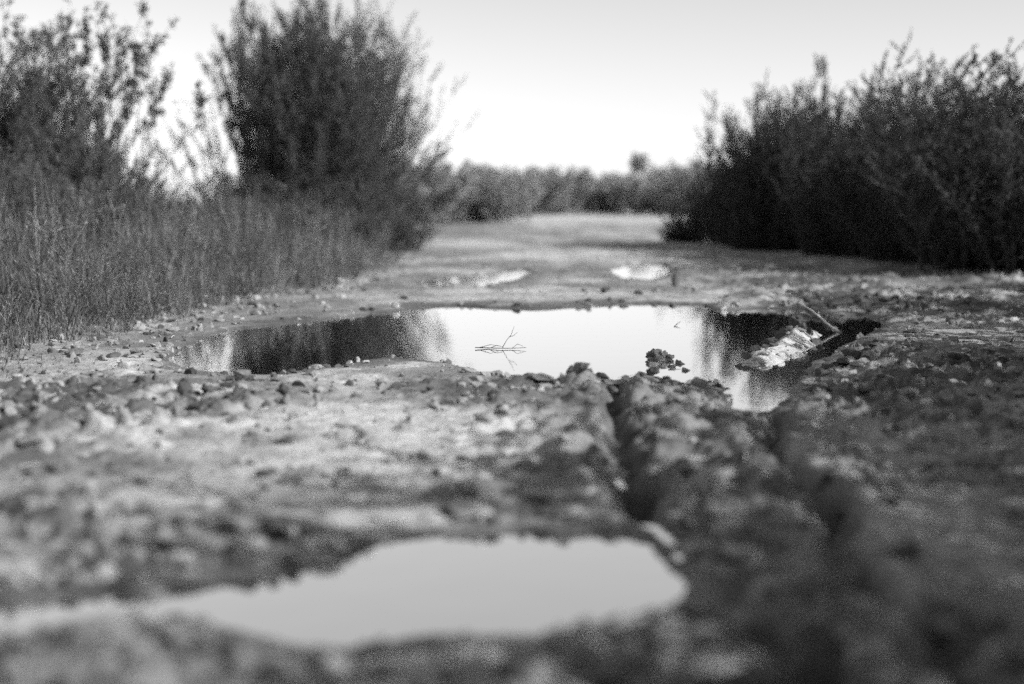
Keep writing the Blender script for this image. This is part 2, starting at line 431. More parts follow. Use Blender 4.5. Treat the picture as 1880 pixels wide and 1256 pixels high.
def water_sheet(P, mat, label, grow=0.10, z=WL):
    c = P.mean(0)
    n = len(P)
    # offset outline outwards so the shore is where the bed rises through the water
    out = []
    area = 0.5 * np.sum(P[:, 0] * np.roll(P[:, 1], -1) - np.roll(P[:, 0], -1) * P[:, 1])
    sg = 1 if area > 0 else -1
    for i in range(n):
        t = P[(i + 1) % n] - P[i - 1]; t = t / (np.linalg.norm(t) + 1e-9)
        out.append(P[i] + sg * grow * np.array([t[1], -t[0]]))
    me = bpy.data.meshes.new('puddle')
    me.from_pydata([(p[0], p[1], z) for p in out], [], [list(range(n))])
    me.update()
    o = link('puddle', me, mat); tag(o, label, None, kind='structure')
    return o
water_sheet(MAIN, M_WATER, 'large still puddle across the track mirroring the sky')
water_sheet(NEAR, M_WATER_SILTY, 'silty foreground puddle, out of focus')
water_sheet(NEAR_L, M_WATER_SILTY, 'shallow silty pool at the left edge of the foreground', z=WL - 0.003)
water_sheet(FAR_L, M_WATER, 'thin strip of water beyond the large puddle, left', 0.06)
water_sheet(FAR_R, M_WATER, 'small round pool beyond the large puddle, right', 0.06)

# ------------------------------------------------------------------ tubes, leaves, lumps
def tubes(paths, radii, sides=3):
    """many polylines (n, k, 3) with radii (n, k) -> tube vertices and quads"""
    n, k, _ = paths.shape
    tang = np.gradient(paths, axis=1); tang /= np.linalg.norm(tang, axis=2, keepdims=True) + 1e-9
    ref = np.zeros_like(tang); ref[..., 0] = 1.0
    ref[np.abs(tang[..., 0]) > 0.8] = (0, 1, 0)
    a = np.cross(tang, ref); a /= np.linalg.norm(a, axis=2, keepdims=True) + 1e-9
    b = np.cross(tang, a)
    V = []
    for s in range(sides):
        th = 2 * math.pi * s / sides
        V.append(paths + radii[..., None] * (math.cos(th) * a + math.sin(th) * b))
    V = np.stack(V, 2)                                       # n, k, sides, 3
    base = np.arange(n * k * sides).reshape(n, k, sides)
    q = []
    for s in range(sides):
        s2 = (s + 1) % sides
        q.append(np.stack([base[:, :-1, s], base[:, :-1, s2], base[:, 1:, s2], base[:, 1:, s]], -1).reshape(-1, 4))
    return V.reshape(-1, 3), np.concatenate(q)

def leaf_quads(P, D, length, width, rng):
    """rhombic leaves at P along D"""
    n = len(P)
    D = D / (np.linalg.norm(D, axis=1, keepdims=True) + 1e-9)
    r = rng.normal(size=(n, 3)); s = np.cross(D, r); s /= np.linalg.norm(s, axis=1, keepdims=True) + 1e-9
    L = length[:, None]; W = width[:, None]
    V = np.stack([P, P + D * L * 0.45 + s * W * 0.5, P + D * L, P + D * L * 0.45 - s * W * 0.5], 1).reshape(-1, 3)
    F = np.arange(4 * n).reshape(n, 4)
    return V, F

def shrub_meshes(name, seed, Ht, spread, nst, ntw, nlf, leaf=(0.05, 0.013), lean=(0, 0), base_r=0.2, bare=0.15,
                 stem_r=0.012, twig_len=0.28, tip=0.0, droop=0.0, leaf_mat=None, fan=None, tw=(1.0, 0.62), hmin=0.62, dome=0.22):
    """an upright many-stemmed shrub: stems and twigs in one mesh, leaves in another"""
    rng = np.random.default_rng(seed)
    k = 8
    t = np.linspace(0, 1, k)
    ph = rng.uniform(0, 2 * math.pi, nst) if fan is None else rng.normal(fan[0], fan[1], nst)
    til = spread * np.sqrt(rng.uniform(0, 1, nst))
    hh = Ht * rng.uniform(hmin, 1.0, nst) * (1 - dome * (til / max(spread, 1e-3)) ** 2)
    bx = base_r * np.clip(rng.normal(size=nst), -1.5, 1.5) * 0.6 + 0.2 * til * np.cos(ph); by = base_r * np.clip(rng.normal(size=nst), -1.5, 1.5) * 0.6 + 0.2 * til * np.sin(ph)
    P = np.zeros((nst, k, 3))
    bend = rng.uniform(1.0, 1.7, nst)[:, None]
    P[..., 0] = bx[:, None] + np.cos(ph)[:, None] * til[:, None] * t ** bend + lean[0] * t ** 1.4
    P[..., 1] = by[:, None] + np.sin(ph)[:, None] * til[:, None] * t ** bend + lean[1] * t ** 1.4
    P[..., 2] = hh[:, None] * (t - droop * t ** 3) - 0.05
    wob = rng.normal(size=(nst, k, 3)) * 0.018 * Ht * t[None, :, None]; wob[..., 2] *= 0.4
    P += wob
    R = stem_r * rng.uniform(0.6, 1.2, nst)[:, None] * (1.05 - 0.85 * t)[None]
    Vs, Fs = tubes(P, R)
    # twigs
    nt_ = nst * ntw
    si = np.repeat(np.arange(nst), ntw)
    tt = bare + (1 - bare) * rng.uniform(0, 1, nt_) ** (0.8 - 0.35 * tip)
    f = tt * (k - 1); i0 = np.minimum(f.astype(int), k - 2); fr = (f - i0)[:, None]
    p0 = P[si, i0] * (1 - fr) + P[si, i0 + 1] * fr
    sd = P[si, i0 + 1] - P[si, i0]; sd /= np.linalg.norm(sd, axis=1, keepdims=True)
    rd = rng.normal(size=(nt_, 3)); rd[:, 2] = np.abs(rd[:, 2]) * 0.6
    rd /= np.linalg.norm(rd, axis=1, keepdims=True)
    dr = sd * tw[0] + rd * tw[1]; dr /= np.linalg.norm(dr, axis=1, keepdims=True)
    ln = twig_len * rng.uniform(0.4, 1.2, nt_)[:, None] * (1.15 - 0.55 * tt)[:, None]
    k2 = np.linspace(0, 1, 4)
    TP = p0[:, None, :] + dr[:, None, :] * (ln * k2)[..., None]
    TP[..., 2] += (ln * 0.25) * k2 ** 2
    TP += rng.normal(size=TP.shape) * 0.012 * k2[None, :, None]
    TR = stem_r * 0.32 * (1.1 - 0.8 * k2)[None] * np.ones((nt_, 1))
    Vt, Ft = tubes(TP, TR)
    bm = build_mesh(name + '_branches', np.concatenate([Vs, Vt]), np.concatenate([Fs, Ft + len(Vs)]), True)
    bm.materials.append(M_BARK)
    # leaves along the twigs
    ti = np.repeat(np.arange(nt_), nlf); n = len(ti)
    lt = rng.uniform(0.1, 1.0, n); f = lt * 3; j0 = np.minimum(f.astype(int), 2); fr = (f - j0)[:, None]
    lp = TP[ti, j0] * (1 - fr) + TP[ti, j0 + 1] * fr
    ld = dr[ti] * 0.7 + rng.normal(size=(n, 3)) * 0.55
    V, F = leaf_quads(lp, ld, leaf[0] * rng.uniform(0.5, 1.35, n), leaf[1] * rng.uniform(0.7, 1.3, n), rng)
    fm = build_mesh(name + '_foliage', V, F, False)
    fm.materials.append(leaf_mat or M_LEAF_DARK)
    return bm, fm

def place_shrub(name, meshes, x, y, rot, scale, label, group=None, cat='shrub'):
    root = empty(name, (x, y, gz(x, y) - 0.02))
    root.rotation_euler = (0, 0, rot); root.scale = scale if hasattr(scale, '__len__') else (scale,) * 3
    b = link('branches', meshes[0], None, root); f = link('foliage', meshes[1], None, root)
    b['kind'] = 'stuff'; f['kind'] = 'stuff'
    tag(root, label, cat, group)
    return root

# ------------------------------------------------------------------ shrubs
# left, the one with bare whips and leaf tufts at their tips
GL = 'willow shrubs on the left bank'
s_whip = shrub_meshes('whip', 11, 2.75, 1.0, 75, 6, 8, leaf=(0.07, 0.028), base_r=0.6, bare=0.70, tip=1.0, twig_len=0.22, stem_r=0.011, leaf_mat=M_LEAF_DARK)
place_shrub('willow_shrub', s_whip, at_depth(125, 14.5), 14.5, 0.3, 1.0,
            'tall willow shrub at far left with bare whips tufted with leaves against the sky', GL)
s_dense = shrub_meshes('dense', 12, 2.15, 0.85, 120, 16, 30, leaf=(0.05, 0.010), base_r=0.45, bare=0.02, twig_len=0.34, leaf_mat=M_LEAF_MID)
place_shrub('willow_shrub', s_dense, at_depth(-10, 13.2), 13.2, 0, 1.0,
            'dense dark shrub cut by the left edge, in front of the bare whips', GL)
place_shrub('willow_shrub', s_dense, at_depth(90, 13.8), 13.8, 2.4, (0.8, 0.8, 0.78),
            'dense shrub at the foot of the bare whips, right of the one at the edge', GL)
s_low = shrub_meshes('low', 13, 1.35, 0.75, 110, 14, 26, leaf=(0.05, 0.010), base_r=0.5, bare=0.0, leaf_mat=M_LEAF_MID)
place_shrub('willow_shrub', s_low, at_depth(135, 13.0), 13.0, 1.0, (0.85, 0.85, 0.9),
            'lower twiggy shrub right of the dense one at the left edge', GL)
s_sparse = shrub_meshes('sparse', 14, 2.1, 0.55, 22, 8, 8, leaf=(0.06, 0.014), lean=(-0.5, 0), base_r=0.3, bare=0.3, tip=0.6, twig_len=0.3, stem_r=0.013, leaf_mat=M_LEAF_MID)
place_shrub('willow_shrub', s_sparse, at_depth(425, 20.5), 20.5, 0, 1.0,
            'sparse shrub of thin leaning stems in the bright gap between the big shrubs', GL)
s_big = shrub_meshes('big', 15, 3.55, 0.55, 170, 22, 38, leaf=(0.065, 0.013), lean=(-0.05, 0), base_r=0.85, bare=0.0, twig_len=0.42, stem_r=0.014, leaf_mat=M_LEAF_MID, tw=(1.0, 0.5))
place_shrub('willow_shrub', s_big, at_depth(568, 20), 20, 0, 1.0,
            'tallest brushy shrub of the left bank, reaching out of the top of the picture', GL)
s_fan = shrub_meshes('fan', 16, 3.3, 0.92, 170, 15, 22, leaf=(0.065, 0.010), lean=(0.15, 0), base_r=0.7, bare=0.0, twig_len=0.42, stem_r=0.011, leaf_mat=M_LEAF_MID, fan=(0.1, 1.0), tw=(1.0, 0.45), hmin=0.4)
place_shrub('willow_shrub', s_fan, at_depth(605, 19.2), 19.2, 0, 1.0,
            'feathery shrub with stems fanning right over the track, against the tallest shrub', GL)
place_shrub('willow_shrub', s_low, at_depth(520, 19.0), 19.0, 2.0, (1.0, 1.1, 0.75),
            'low dark bush at the foot of the tallest shrub, left side', GL)
place_shrub('willow_shrub', s_low, at_depth(640, 18.6), 18.6, 4.0, (0.9, 0.9, 0.68),
            'low dark bush at the foot of the fanning shrub beside the track', GL)

for (px, D, rot, sc, lab) in [
    (40, 11.2, 0.5, (0.75, 0.7, 0.62), 'low grey brush in the grass at the left edge'),
    (190, 11.8, 1.9, (0.70, 0.7, 0.52), 'low grey brush in the grass below the bare whips'),
    (255, 14.2, 3.0, (0.55, 0.6, 0.55), 'low brush at the left side of the bright gap'),
    (430, 17.5, 4.1, (0.8, 0.7, 0.42), 'low brush in the grass under the sparse leaning stems'),
    (600, 16.0, 5.2, (0.8, 0.7, 0.40), 'low brush in the grass in front of the tallest shrub'),
    (725, 16.6, 0.9, (0.55, 0.5, 0.36), 'low brush at the track edge in front of the fanning shrub')]:
    place_shrub('grey_brush', s_low, at_depth(px, D), D, rot, sc, lab, 'low brush in the left grass')

# right bank: leafy, dark, overlapping
s_r1 = shrub_meshes('leafy_a', 21, 1.95, 0.75, 135, 20, 50, leaf=(0.034, 0.0115), base_r=0.75, bare=0.0, twig_len=0.36, leaf_mat=M_LEAF_DARK, tw=(0.4, 1.0), hmin=0.5, dome=0.5)
s_r2 = shrub_meshes('leafy_b', 22, 2.05, 0.65, 135, 20, 50, leaf=(0.034, 0.0115), base_r=0.7, bare=0.0, twig_len=0.36, leaf_mat=M_LEAF_DARK, tw=(0.4, 1.0), hmin=0.5, dome=0.5)
s_tip = shrub_meshes('leafy_tip', 23, 2.45, 0.5, 18, 10, 14, leaf=(0.06, 0.022), base_r=0.3, bare=0.35, tip=0.7, twig_len=0.24, leaf_mat=M_LEAF_DARK)
GR = 'dark leafy shrubs on the right bank'
for (px, D, ms, rot, sc, lab) in [
    (1322, 20.3, s_r1, 0.4, (0.66, 0.7, 0.62), 'small low shrub at the left foot of the dark right-hand thicket'),
    (1415, 18.6, s_r1, 2.2, (0.78, 0.8, 1.16), 'rounded dark shrub, leftmost tall one of the right-hand thicket'),
    (1452, 17.4, s_r2, 3.3, (0.8, 0.8, 1.05), 'dark shrub close behind the leftmost tall one of the right thicket'),
    (1535, 17.0, s_r2, 1.1, (0.8, 1.0, 1.04), 'dark shrub of the right thicket just below the tall leafy sprigs'),
    (1505, 16.6, s_tip, 0.7, (0.7, 0.7, 1.0), 'slender shrub of leafy sprigs standing highest in the right thicket middle'),
    (1625, 15.6, s_r1, 3.9, (0.95, 0.95, 1.02), 'dark shrub in the middle of the right-hand thicket, third tall one'),
    (1710, 14.2, s_r2, 5.0, (0.75, 0.85, 1.06), 'dark shrub right of the thicket middle, beside a pale gap'),
    (1790, 12.8, s_r2, 0.2, (0.78, 0.9, 1.02), 'dark shrub with a pointed top near the right edge'),
    (1790, 12.4, s_tip, 2.7, (0.7, 0.7, 0.82), 'thin leafy sprigs poking above the thicket near the right edge'),
    (1900, 11.6, s_r1, 5.6, (0.95, 1.0, 0.95), 'dark shrub cut off by the right edge, nearest of the thicket'),
    (1252, 20.8, s_r2, 1.7, (0.34, 0.3, 0.20), 'knee-high tuft creeping onto the track left of the thicket'),
    (1385, 17.2, s_r2, 0.7, (0.36, 0.3, 0.22), 'knee-high tuft at the foot of the rounded leftmost tall shrub'),
    (1540, 15.4, s_r1, 2.0, (0.40, 0.35, 0.24), 'low tuft at the foot of the thicket under the tall sprigs'),
    (1655, 13.7, s_r2, 3.1, (0.36, 0.3, 0.22), 'low tuft at the foot of the thicket, third from the left'),
    (1800, 11.6, s_r1, 4.4, (0.36, 0.3, 0.20), 'low tuft at the foot of the thicket nearest the right edge'),
]:
    place_shrub('leafy_shrub', ms, at_depth(px, D), D, rot, sc, lab, GR)
# the same thicket goes on out of the frame beside the camera; its shade falls across the right of the track
for (x, y, ms, rot, sc, lab) in [
    (5.0, 8.6, s_r2, 1.5, 0.8, 'leafy shrub beside the track whose shade reaches the right end of the large puddle'),
    (4.5, 6.9, s_r1, 0.9, 1.1, 'leafy shrub beside the track, second one towards the camera'),
    (4.1, 4.9, s_r2, 0.1, 1.15, 'leafy shrub beside the track, third one towards the camera'),
    (3.4, 3.3, s_r2, 2.9, 1.12, 'leafy shrub beside the track shading the ruts'),
    (3.15, 2.0, s_r1, 4.2, 1.18, 'leafy shrub right of the camera shading the foreground'),
    (2.9, 0.8, s_r1, 1.2, 1.25, 'leafy shrub abreast of the camera on its right'),
    (2.9, -0.6, s_r2, 5.2, 1.15, 'leafy shrub right of and behind the camera'),
]:
    place_shrub('leafy_shrub', ms, x, y, rot, sc, lab, 'shade-casting shrubs beside the track')

# far scrub closing the view
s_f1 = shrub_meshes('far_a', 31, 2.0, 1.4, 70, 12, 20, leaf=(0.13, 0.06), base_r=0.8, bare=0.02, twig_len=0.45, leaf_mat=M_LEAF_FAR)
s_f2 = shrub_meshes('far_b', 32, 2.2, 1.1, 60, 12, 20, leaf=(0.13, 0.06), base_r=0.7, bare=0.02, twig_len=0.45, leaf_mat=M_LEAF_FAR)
GF = 'far scrub across the end of the track'
far = [(745, 36, 0, 0.85, 'grey far bush half hidden by the fanning shrub'),
       (800, 38, 1, 0.62, 'low far bush left of the track end, beside the fanning shrub'),
       (868, 40, 0, 0.80, 'rounded far bush on the left of the track end'),
       (930, 42, 1, 0.72, 'far bush at the left corner of the bright track end'),
       (975, 62, 0, 1.05, 'far bush just behind the left corner of the track end'),
       (1030, 66, 1, 1.05, 'taller far bush above the bright end of the track'),
       (1085, 70, 0, 0.98, 'far bush in the middle of the distant scrub'),
       (1135, 70, 1, 0.92, 'far bush left of the lone small tree'),
       (1190, 66, 0, 1.00, 'far bush right under the lone small tree'),
       (1240, 62, 1, 1.05, 'far bush closest to the right-hand thicket'),
       (1285, 58, 0, 1.1, 'far bush almost hidden behind the right-hand thicket')]
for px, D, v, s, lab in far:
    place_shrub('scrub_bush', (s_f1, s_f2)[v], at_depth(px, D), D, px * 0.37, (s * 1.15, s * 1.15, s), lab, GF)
# lone small tree above the scrub
tx, ty = at_depth(1172, 74), 74
rngt = np.random.default_rng(5)
tree = empty('small_tree', (tx, ty, gz(tx, ty)))
tag(tree, 'lone small tree with a round tuft of leaves above the distant scrub', 'tree')
tp = np.array([[[0, 0, -0.1], [0.03, 0, 0.8], [-0.04, 0.02, 1.6], [0.02, 0, 2.3]], [[-0.02, 0, 1.7], [-0.15, 0.1, 2.0], [-0.28, 0.12, 2.4], [-0.33, 0.1, 2.7]],
               [[0.0, 0, 1.8], [0.14, -0.1, 2.1], [0.25, -0.1, 2.5], [0.3, -0.12, 2.8]]], float)
V, F = tubes(tp, np.array([[0.07, 0.06, 0.045, 0.02], [0.03, 0.025, 0.02, 0.01], [0.03, 0.025, 0.02, 0.01]]), 6)
link('trunk', build_mesh('trunk', V, F, True), M_BARK, tree)
u = rngt.normal(size=(2600, 3)); u /= np.linalg.norm(u, axis=1, keepdims=True)
pp = u * (rngt.uniform(0, 1, 2600) ** 0.4 * (0.8 + 0.35 * np.sin(u[:, 0] * 5 + 1) * np.cos(u[:, 2] * 4)))[:, None] * np.array([0.55, 0.5, 0.62]) + np.array([0.0, 0, 2.55])
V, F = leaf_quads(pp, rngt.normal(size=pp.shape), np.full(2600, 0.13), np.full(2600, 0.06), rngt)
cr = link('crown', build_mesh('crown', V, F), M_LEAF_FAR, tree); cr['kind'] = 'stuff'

# ------------------------------------------------------------------ dry grass on the left bank
def blades(P, Hh, W, lean, rng):
    n = len(P); t = np.array([0, 0.45, 0.8, 1.0])
    ph = rng.uniform(0, 2 * math.pi, n); a = rng.uniform(0, 2 * math.pi, n)
    d = np.stack([np.cos(ph), np.sin(ph)], 1); s = np.stack([np.cos(a), np.sin(a)], 1)
    ctr = np.zeros((n, 4, 3))
    ctr[..., :2] = P[:, None, :2] + d[:, None, :] * (lean[:, None] * Hh[:, None] * t ** 1.7)[..., None]
    ctr[..., 2] = P[:, None, 2] - 0.02 + Hh[:, None] * t * (1 - 0.25 * lean[:, None] * t)
    w = W[:, None] * np.array([1, 0.8, 0.5, 0.08])
    off = np.zeros((n, 4, 3)); off[..., :2] = s[:, None, :] * w[..., None] * 0.5
    V = np.stack([ctr - off, ctr + off], 2).reshape(-1, 3)
    b = np.arange(n * 8).reshape(n, 4, 2)
    F = np.stack([b[:, :-1, 0], b[:, :-1, 1], b[:, 1:, 1], b[:, 1:, 0]], -1).reshape(-1, 4)
    return V, F

rg = np.random.default_rng(77)
N = 150000
gy = np.exp(rg.uniform(math.log(4.6), math.log(38), N))
gd = rg.uniform(0, 1, N) ** 1.3 * (1.0 + 0.40 * gy)
gx = grass_edge(gy) - gd + rg.normal(size=N) * 0.07
cl = fbm(gx * 2.2, gy * 1.2, 91, 3)
keep = (rg.uniform(0, 1, N) < sstep(0.30, 0.55, cl) * (0.25 + 0.75 * sstep(0, 0.5, gd))) & (pool_sd(gx, gy)[0] > 0.04)
gx, gy, gd, cl = gx[keep], gy[keep], gd[keep], cl[keep]
gzv = height(gx, gy)
edge = sstep(0.0, 1.5, gd)
tall = fbm(gx * 0.9, gy * 0.6, 95, 3)
Hh = (0.04 + 0.46 * edge * (0.12 + 1.5 * np.clip(tall - 0.2, 0, 1))) * rg.uniform(0.25, 1.2, len(gx)) * (1 - 0.35 * sstep(11, 18, gy))
V, F = blades(np.stack([gx, gy, gzv], 1), Hh, 0.0022 + 0.0005 * gy * rg.uniform(0.6, 1.4, len(gx)), rg.uniform(0.05, 0.7, len(gx)), rg)
nb = 9000                                                   # tall bleached stalks among it
by_ = np.exp(rg.uniform(math.log(5.5), math.log(24), nb)); bd_ = 0.15 + rg.uniform(0, 1, nb) ** 1.2 * (0.6 + 0.36 * by_)
bx_ = grass_edge(by_) - bd_
kp = (fbm(bx_ * 1.6, by_ * 0.9, 97, 3) > 0.47) & (pool_sd(bx_, by_)[0] > 0.05)
bx_, by_, bd_ = bx_[kp], by_[kp], bd_[kp]
V2, F2 = blades(np.stack([bx_, by_, height(bx_, by_)], 1), rg.uniform(0.3, 0.75, len(bx_)) * (0.35 + 0.65 * sstep(0.1, 1.2, bd_)), 0.003 + 0.0004 * by_, rg.uniform(0.0, 0.35, len(bx_)), rg)
F = np.concatenate([F, F2 + len(V)]); V = np.concatenate([V, V2])
gr = link('dry_grass', build_mesh('dry_grass', V, F), M_GRASS)
tag(gr, 'tall dry grass and weeds covering the left bank', 'grass', kind='stuff')

# weeds with small leaves all through the grass, too many to count
rw = np.random.default_rng(6)
wsrc = [shrub_meshes('weed', 51 + i, 0.55, 0.16, 10, 6, 3, leaf=(0.03, 0.005), base_r=0.05, bare=0.1, stem_r=0.0035, twig_len=0.17, leaf_mat=M_GRASS) for i in range(3)]
def arr(me):
    v = np.empty(len(me.vertices) * 3, np.float32); me.vertices.foreach_get('co', v)
    f = np.empty(len(me.loops), np.int32); me.loops.foreach_get('vertex_index', f)
    return v.reshape(-1, 3), f.reshape(-1, 4)
wa = [tuple(arr(m) for m in ms) for ms in wsrc]
WV, WF, off = [], [], 0
for i in range(230):
    y = float(np.exp(rw.uniform(math.log(4.8), math.log(17)))); x = float(grass_edge(y) - 0.02 - rw.uniform(0, 1) ** 1.4 * (0.5 + 0.30 * y))
    if pool_sd(np.array([x]), np.array([y]))[0][0] < 0.05: continue
    a = rw.uniform(0, 6.28); sc = rw.uniform(0.5, 1.4) * min(1.0, 0.35 + (grass_edge(y) - x) * 0.9)
    z = gz(x, y)
    for v, f in wa[i % 3]:
        WV.append(np.stack([(v[:, 0] * math.cos(a) - v[:, 1] * math.sin(a)) * sc + x, (v[:, 0] * math.sin(a) + v[:, 1] * math.cos(a)) * sc + y, v[:, 2] * sc + z], 1))
        WF.append(f + off); off += len(v)
wd = link('weeds', build_mesh('weeds', np.concatenate(WV), np.concatenate(WF)), M_GRASS)
tag(wd, 'twiggy weeds all through the dry grass of the left bank', 'weeds', kind='stuff')

# ------------------------------------------------------------------ clods, stones, sticks
def ico(sub):
    t = (1 + 5 ** 0.5) / 2
    v = [(-1, t, 0), (1, t, 0), (-1, -t, 0), (1, -t, 0), (0, -1, t), (0, 1, t), (0, -1, -t), (0, 1, -t), (t, 0, -1), (t, 0, 1), (-t, 0, -1), (-t, 0, 1)]
    f = [(0, 11, 5), (0, 5, 1), (0, 1, 7), (0, 7, 10), (0, 10, 11), (1, 5, 9), (5, 11, 4), (11, 10, 2), (10, 7, 6), (7, 1, 8),
         (3, 9, 4), (3, 4, 2), (3, 2, 6), (3, 6, 8), (3, 8, 9), (4, 9, 5), (2, 4, 11), (6, 2, 10), (8, 6, 7), (9, 8, 1)]
    v = [np.array(p) / np.linalg.norm(p) for p in v]
    for _ in range(sub):
        cache = {}; nf = []
        def mid(a, b):
            key = (min(a, b), max(a, b))
            if key not in cache:
                m = v[a] + v[b]; v.append(m / np.linalg.norm(m)); cache[key] = len(v) - 1
            return cache[key]
        for a, b, c in f:
            ab, bc, ca = mid(a, b), mid(b, c), mid(c, a)
            nf += [(a, ab, ca), (b, bc, ab), (c, ca, bc), (ab, bc, ca)]
        f = nf
    return np.array(v), np.array(f)
ICO0, ICO1, ICO2 = ico(0), ico(1), ico(2)

def lump(seed, base=ICO2, amp=0.35, freq=1.7):
    v, f = base; r = np.random.default_rng(seed)
    o = r.uniform(0, 50, 3)
    n = fbm(v[:, 0] * freq + o[0] + v[:, 2] * 0.9, v[:, 1] * freq + o[1] + v[:, 2] * freq, seed, 3)
    n2 = fbm(v[:, 2] * freq * 1.6 + o[2], v[:, 0] * freq * 1.6 - v[:, 1], seed + 5, 2)
    s = 1 + amp * 2 * (n - 0.5) + amp * (n2 - 0.5)
    v = v * s[:, None]
    for _ in range(7):                                       # broken faces
        nn = r.normal(size=3); nn /= np.linalg.norm(nn); d = r.uniform(0.35, 0.75)
        v = v - nn * np.maximum(v @ nn - d, 0)[:, None] * 0.92
    return v * r.uniform(0.6, 1.35, 3), f

def scatter_clods(name, mat, n, seed, density, smin, smax, base, label):
    r = np.random.default_rng(seed)
    y = np.exp(r.uniform(math.log(1.2), math.log(22), n)); x = r.uniform(-1, 1, n) * (0.6 + 0.44 * y)
    sd, isl = pool_sd(x, y)
    k = (r.uniform(0, 1, n) < density(x, y, sd)) & (sd > np.where((x > 0.85) & (seed == 202), -0.05, np.where(y < 3.0, 0.035, 0.0)))
    for L_ in (RUT_A, RUT_B): k &= line_dist(x, y, L_)[0] > 0.05          # the grooves themselves are bare
    x, y = x[k], y[k]
    s = smin * (smax / smin) ** (r.uniform(0, 1, len(x)) ** 2.0)
    z = height(x, y)
    bv, bf = base
    nv = len(bv)
    # varied lumps
    V = np.empty((len(x), nv, 3))
    vari = [lump(300 + i, base, 0.4)[0] for i in range(14)]
    pick = r.integers(0, 14, len(x)); ang = r.uniform(0, 6.28, len(x))
    for i in range(14):
        m = pick == i
        c, sn = np.cos(ang[m])[:, None], np.sin(ang[m])[:, None]
        vx = vari[i][None, :, 0] * c - vari[i][None, :, 1] * sn; vy = vari[i][None, :, 0] * sn + vari[i][None, :, 1] * c
        V[m] = np.stack([vx, vy, np.repeat(vari[i][None, :, 2], m.sum(), 0) * 0.75], -1)
    V = V * s[:, None, None]
    V += np.stack([x, y, z + s * 0.22], 1)[:, None, :]
    F = (bf[None] + (np.arange(len(x)) * nv)[:, None, None]).reshape(-1, 3)
    o = link(name, build_mesh(name, V.reshape(-1, 3), F, False), mat)
    tag(o, label, 'clods', kind='stuff')
    return o

def dens_dry(x, y, sd):
    return np.clip(0.10 + 0.7 * sstep(0.1, 0.4, x) * (1 - sstep(5.2, 7.5, y)) * sstep(0.42, 0.54, fbm(x * 4, y * 4, 68, 3)) + 0.6 * sstep(-0.55, -0.1, grass_edge(y) - x) * sstep(4.5, 5.5, y) * (1 - sstep(9, 12, y)) + 0.65 * rough_mask(x, y) * sstep(0.38, 0.6, fbm(x * 3, y * 3, 61, 3)) + 0.25 * (1 - sstep(0, 0.25, sd)), 0, 1) * (0.35 + 0.65 * (1 - sstep(9, 15, y)))
def dens_wet(x, y, sd):
    return np.clip(0.02 + 0.3 * sstep(-0.4, 0.0, grass_edge(y) - x) * sstep(4.5, 5.5, y) + 0.45 * np.exp(-(((x + 1.0) / 0.5) ** 2 + ((y - 4.4) / 0.6) ** 2)) + 0.6 * sstep(0.45, 1.0, rough_mask(x, y)) * sstep(0.42, 0.58, fbm(x * 3.5, y * 3.5, 64, 3))
                   + 0.55 * (1 - sstep(0, 0.22, sd)) * sstep(0.44, 0.6, fbm(x * 4, y * 4, 66, 2)), 0, 1)
scatter_clods('dry_mud_crumbs', M_CLOD, 42000, 201, dens_dry, 0.004, 0.030, ICO1, 'pale crumbs and clods of dry mud scattered over the track')
scatter_clods('wet_mud_crumbs', M_CLOD_DARK, 16000, 202, dens_wet, 0.005, 0.030, ICO1, 'dark wet crumbs of churned mud along puddle rims and ruts')

clod_me = [build_mesh('mud_clod', *lump(400 + i, ICO2, 0.45), False) for i in range(6)]
for m_ in clod_me: m_.materials.append(M_CLOD_DARK)
clod_pale = [build_mesh('pale_clod', *lump(420 + i, ICO2, 0.4), False) for i in range(4)]
for m_ in clod_pale: m_.materials.append(M_PALE)
def clod(px, py, size_px, me, label, group=None, squash=0.7, name='mud_clod', cat='mud clod', rot=None, wide=1.0):
    p = ground_at(px, py); D = p[1]; s = size_px / F_PX * D * 0.5
    z = max(gz(p[0], p[1]), WL - 0.01)
    o = link(name, me); o.location = (p[0], p[1], z + s * squash * 0.45)
    o.scale = (s * wide, s, s * squash); o.rotation_euler = (0, 0, (px * 0.77 + py * 0.31) % 6.28 if rot is None else rot)
    tag(o, label, cat, group); return o
rc = np.random.default_rng(9)
ORD = ['leftmost', 'second from left', 'third from left', 'fourth from left', 'fifth from left', 'sixth from left', 'seventh from left', 'eighth from left',
       'ninth from left', 'tenth from left', 'eleventh from left', 'twelfth from left', 'thirteenth from left', 'fourteenth from left', 'fifteenth from left', 'sixteenth from left']
k = 0
for (x0, y0, x1, y1, n, lo, hi, lab, grp) in [
    (960, 703, 1180, 712, 12, 14, 30, 'mud clod on near rim between twig and mud heap', 'clods on the near rim, middle'),
    (640, 672, 500, 694, 9, 10, 20, 'mud clod on near rim under the bush reflection', 'clods on the near rim, left'),
    (470, 700, 330, 745, 16, 12, 30, 'mud clod on broken bank left of the puddle', 'clods on the left broken bank'),
    (1230, 715, 1340, 706, 7, 10, 22, 'mud clod on rim between mud heap and side pool', 'clods by the side pool'),
    (1475, 700, 1610, 650, 14, 12, 28, 'mud clod on the ridge right of the side pool', 'clods on the right ridge'),
    (1050, 556, 1240, 553, 9, 8, 18, 'mud clod on far rim near the upright stub', 'clods on the far rim'),
    (1500, 565, 1720, 560, 16, 10, 24, "mud clod in litter behind the puddle's right end", 'clods on the far right rim')]:
    for i in range(n):
        f = (i + rc.uniform(0.1, 0.9)) / n
        ordn = i if x1 > x0 else n - 1 - i
        clod(x0 + (x1 - x0) * f, y0 + (y1 - y0) * f + rc.normal() * 5, rc.uniform(lo, hi), clod_me[k % 6], '%s %s' % (ORD[ordn], lab), grp); k += 1

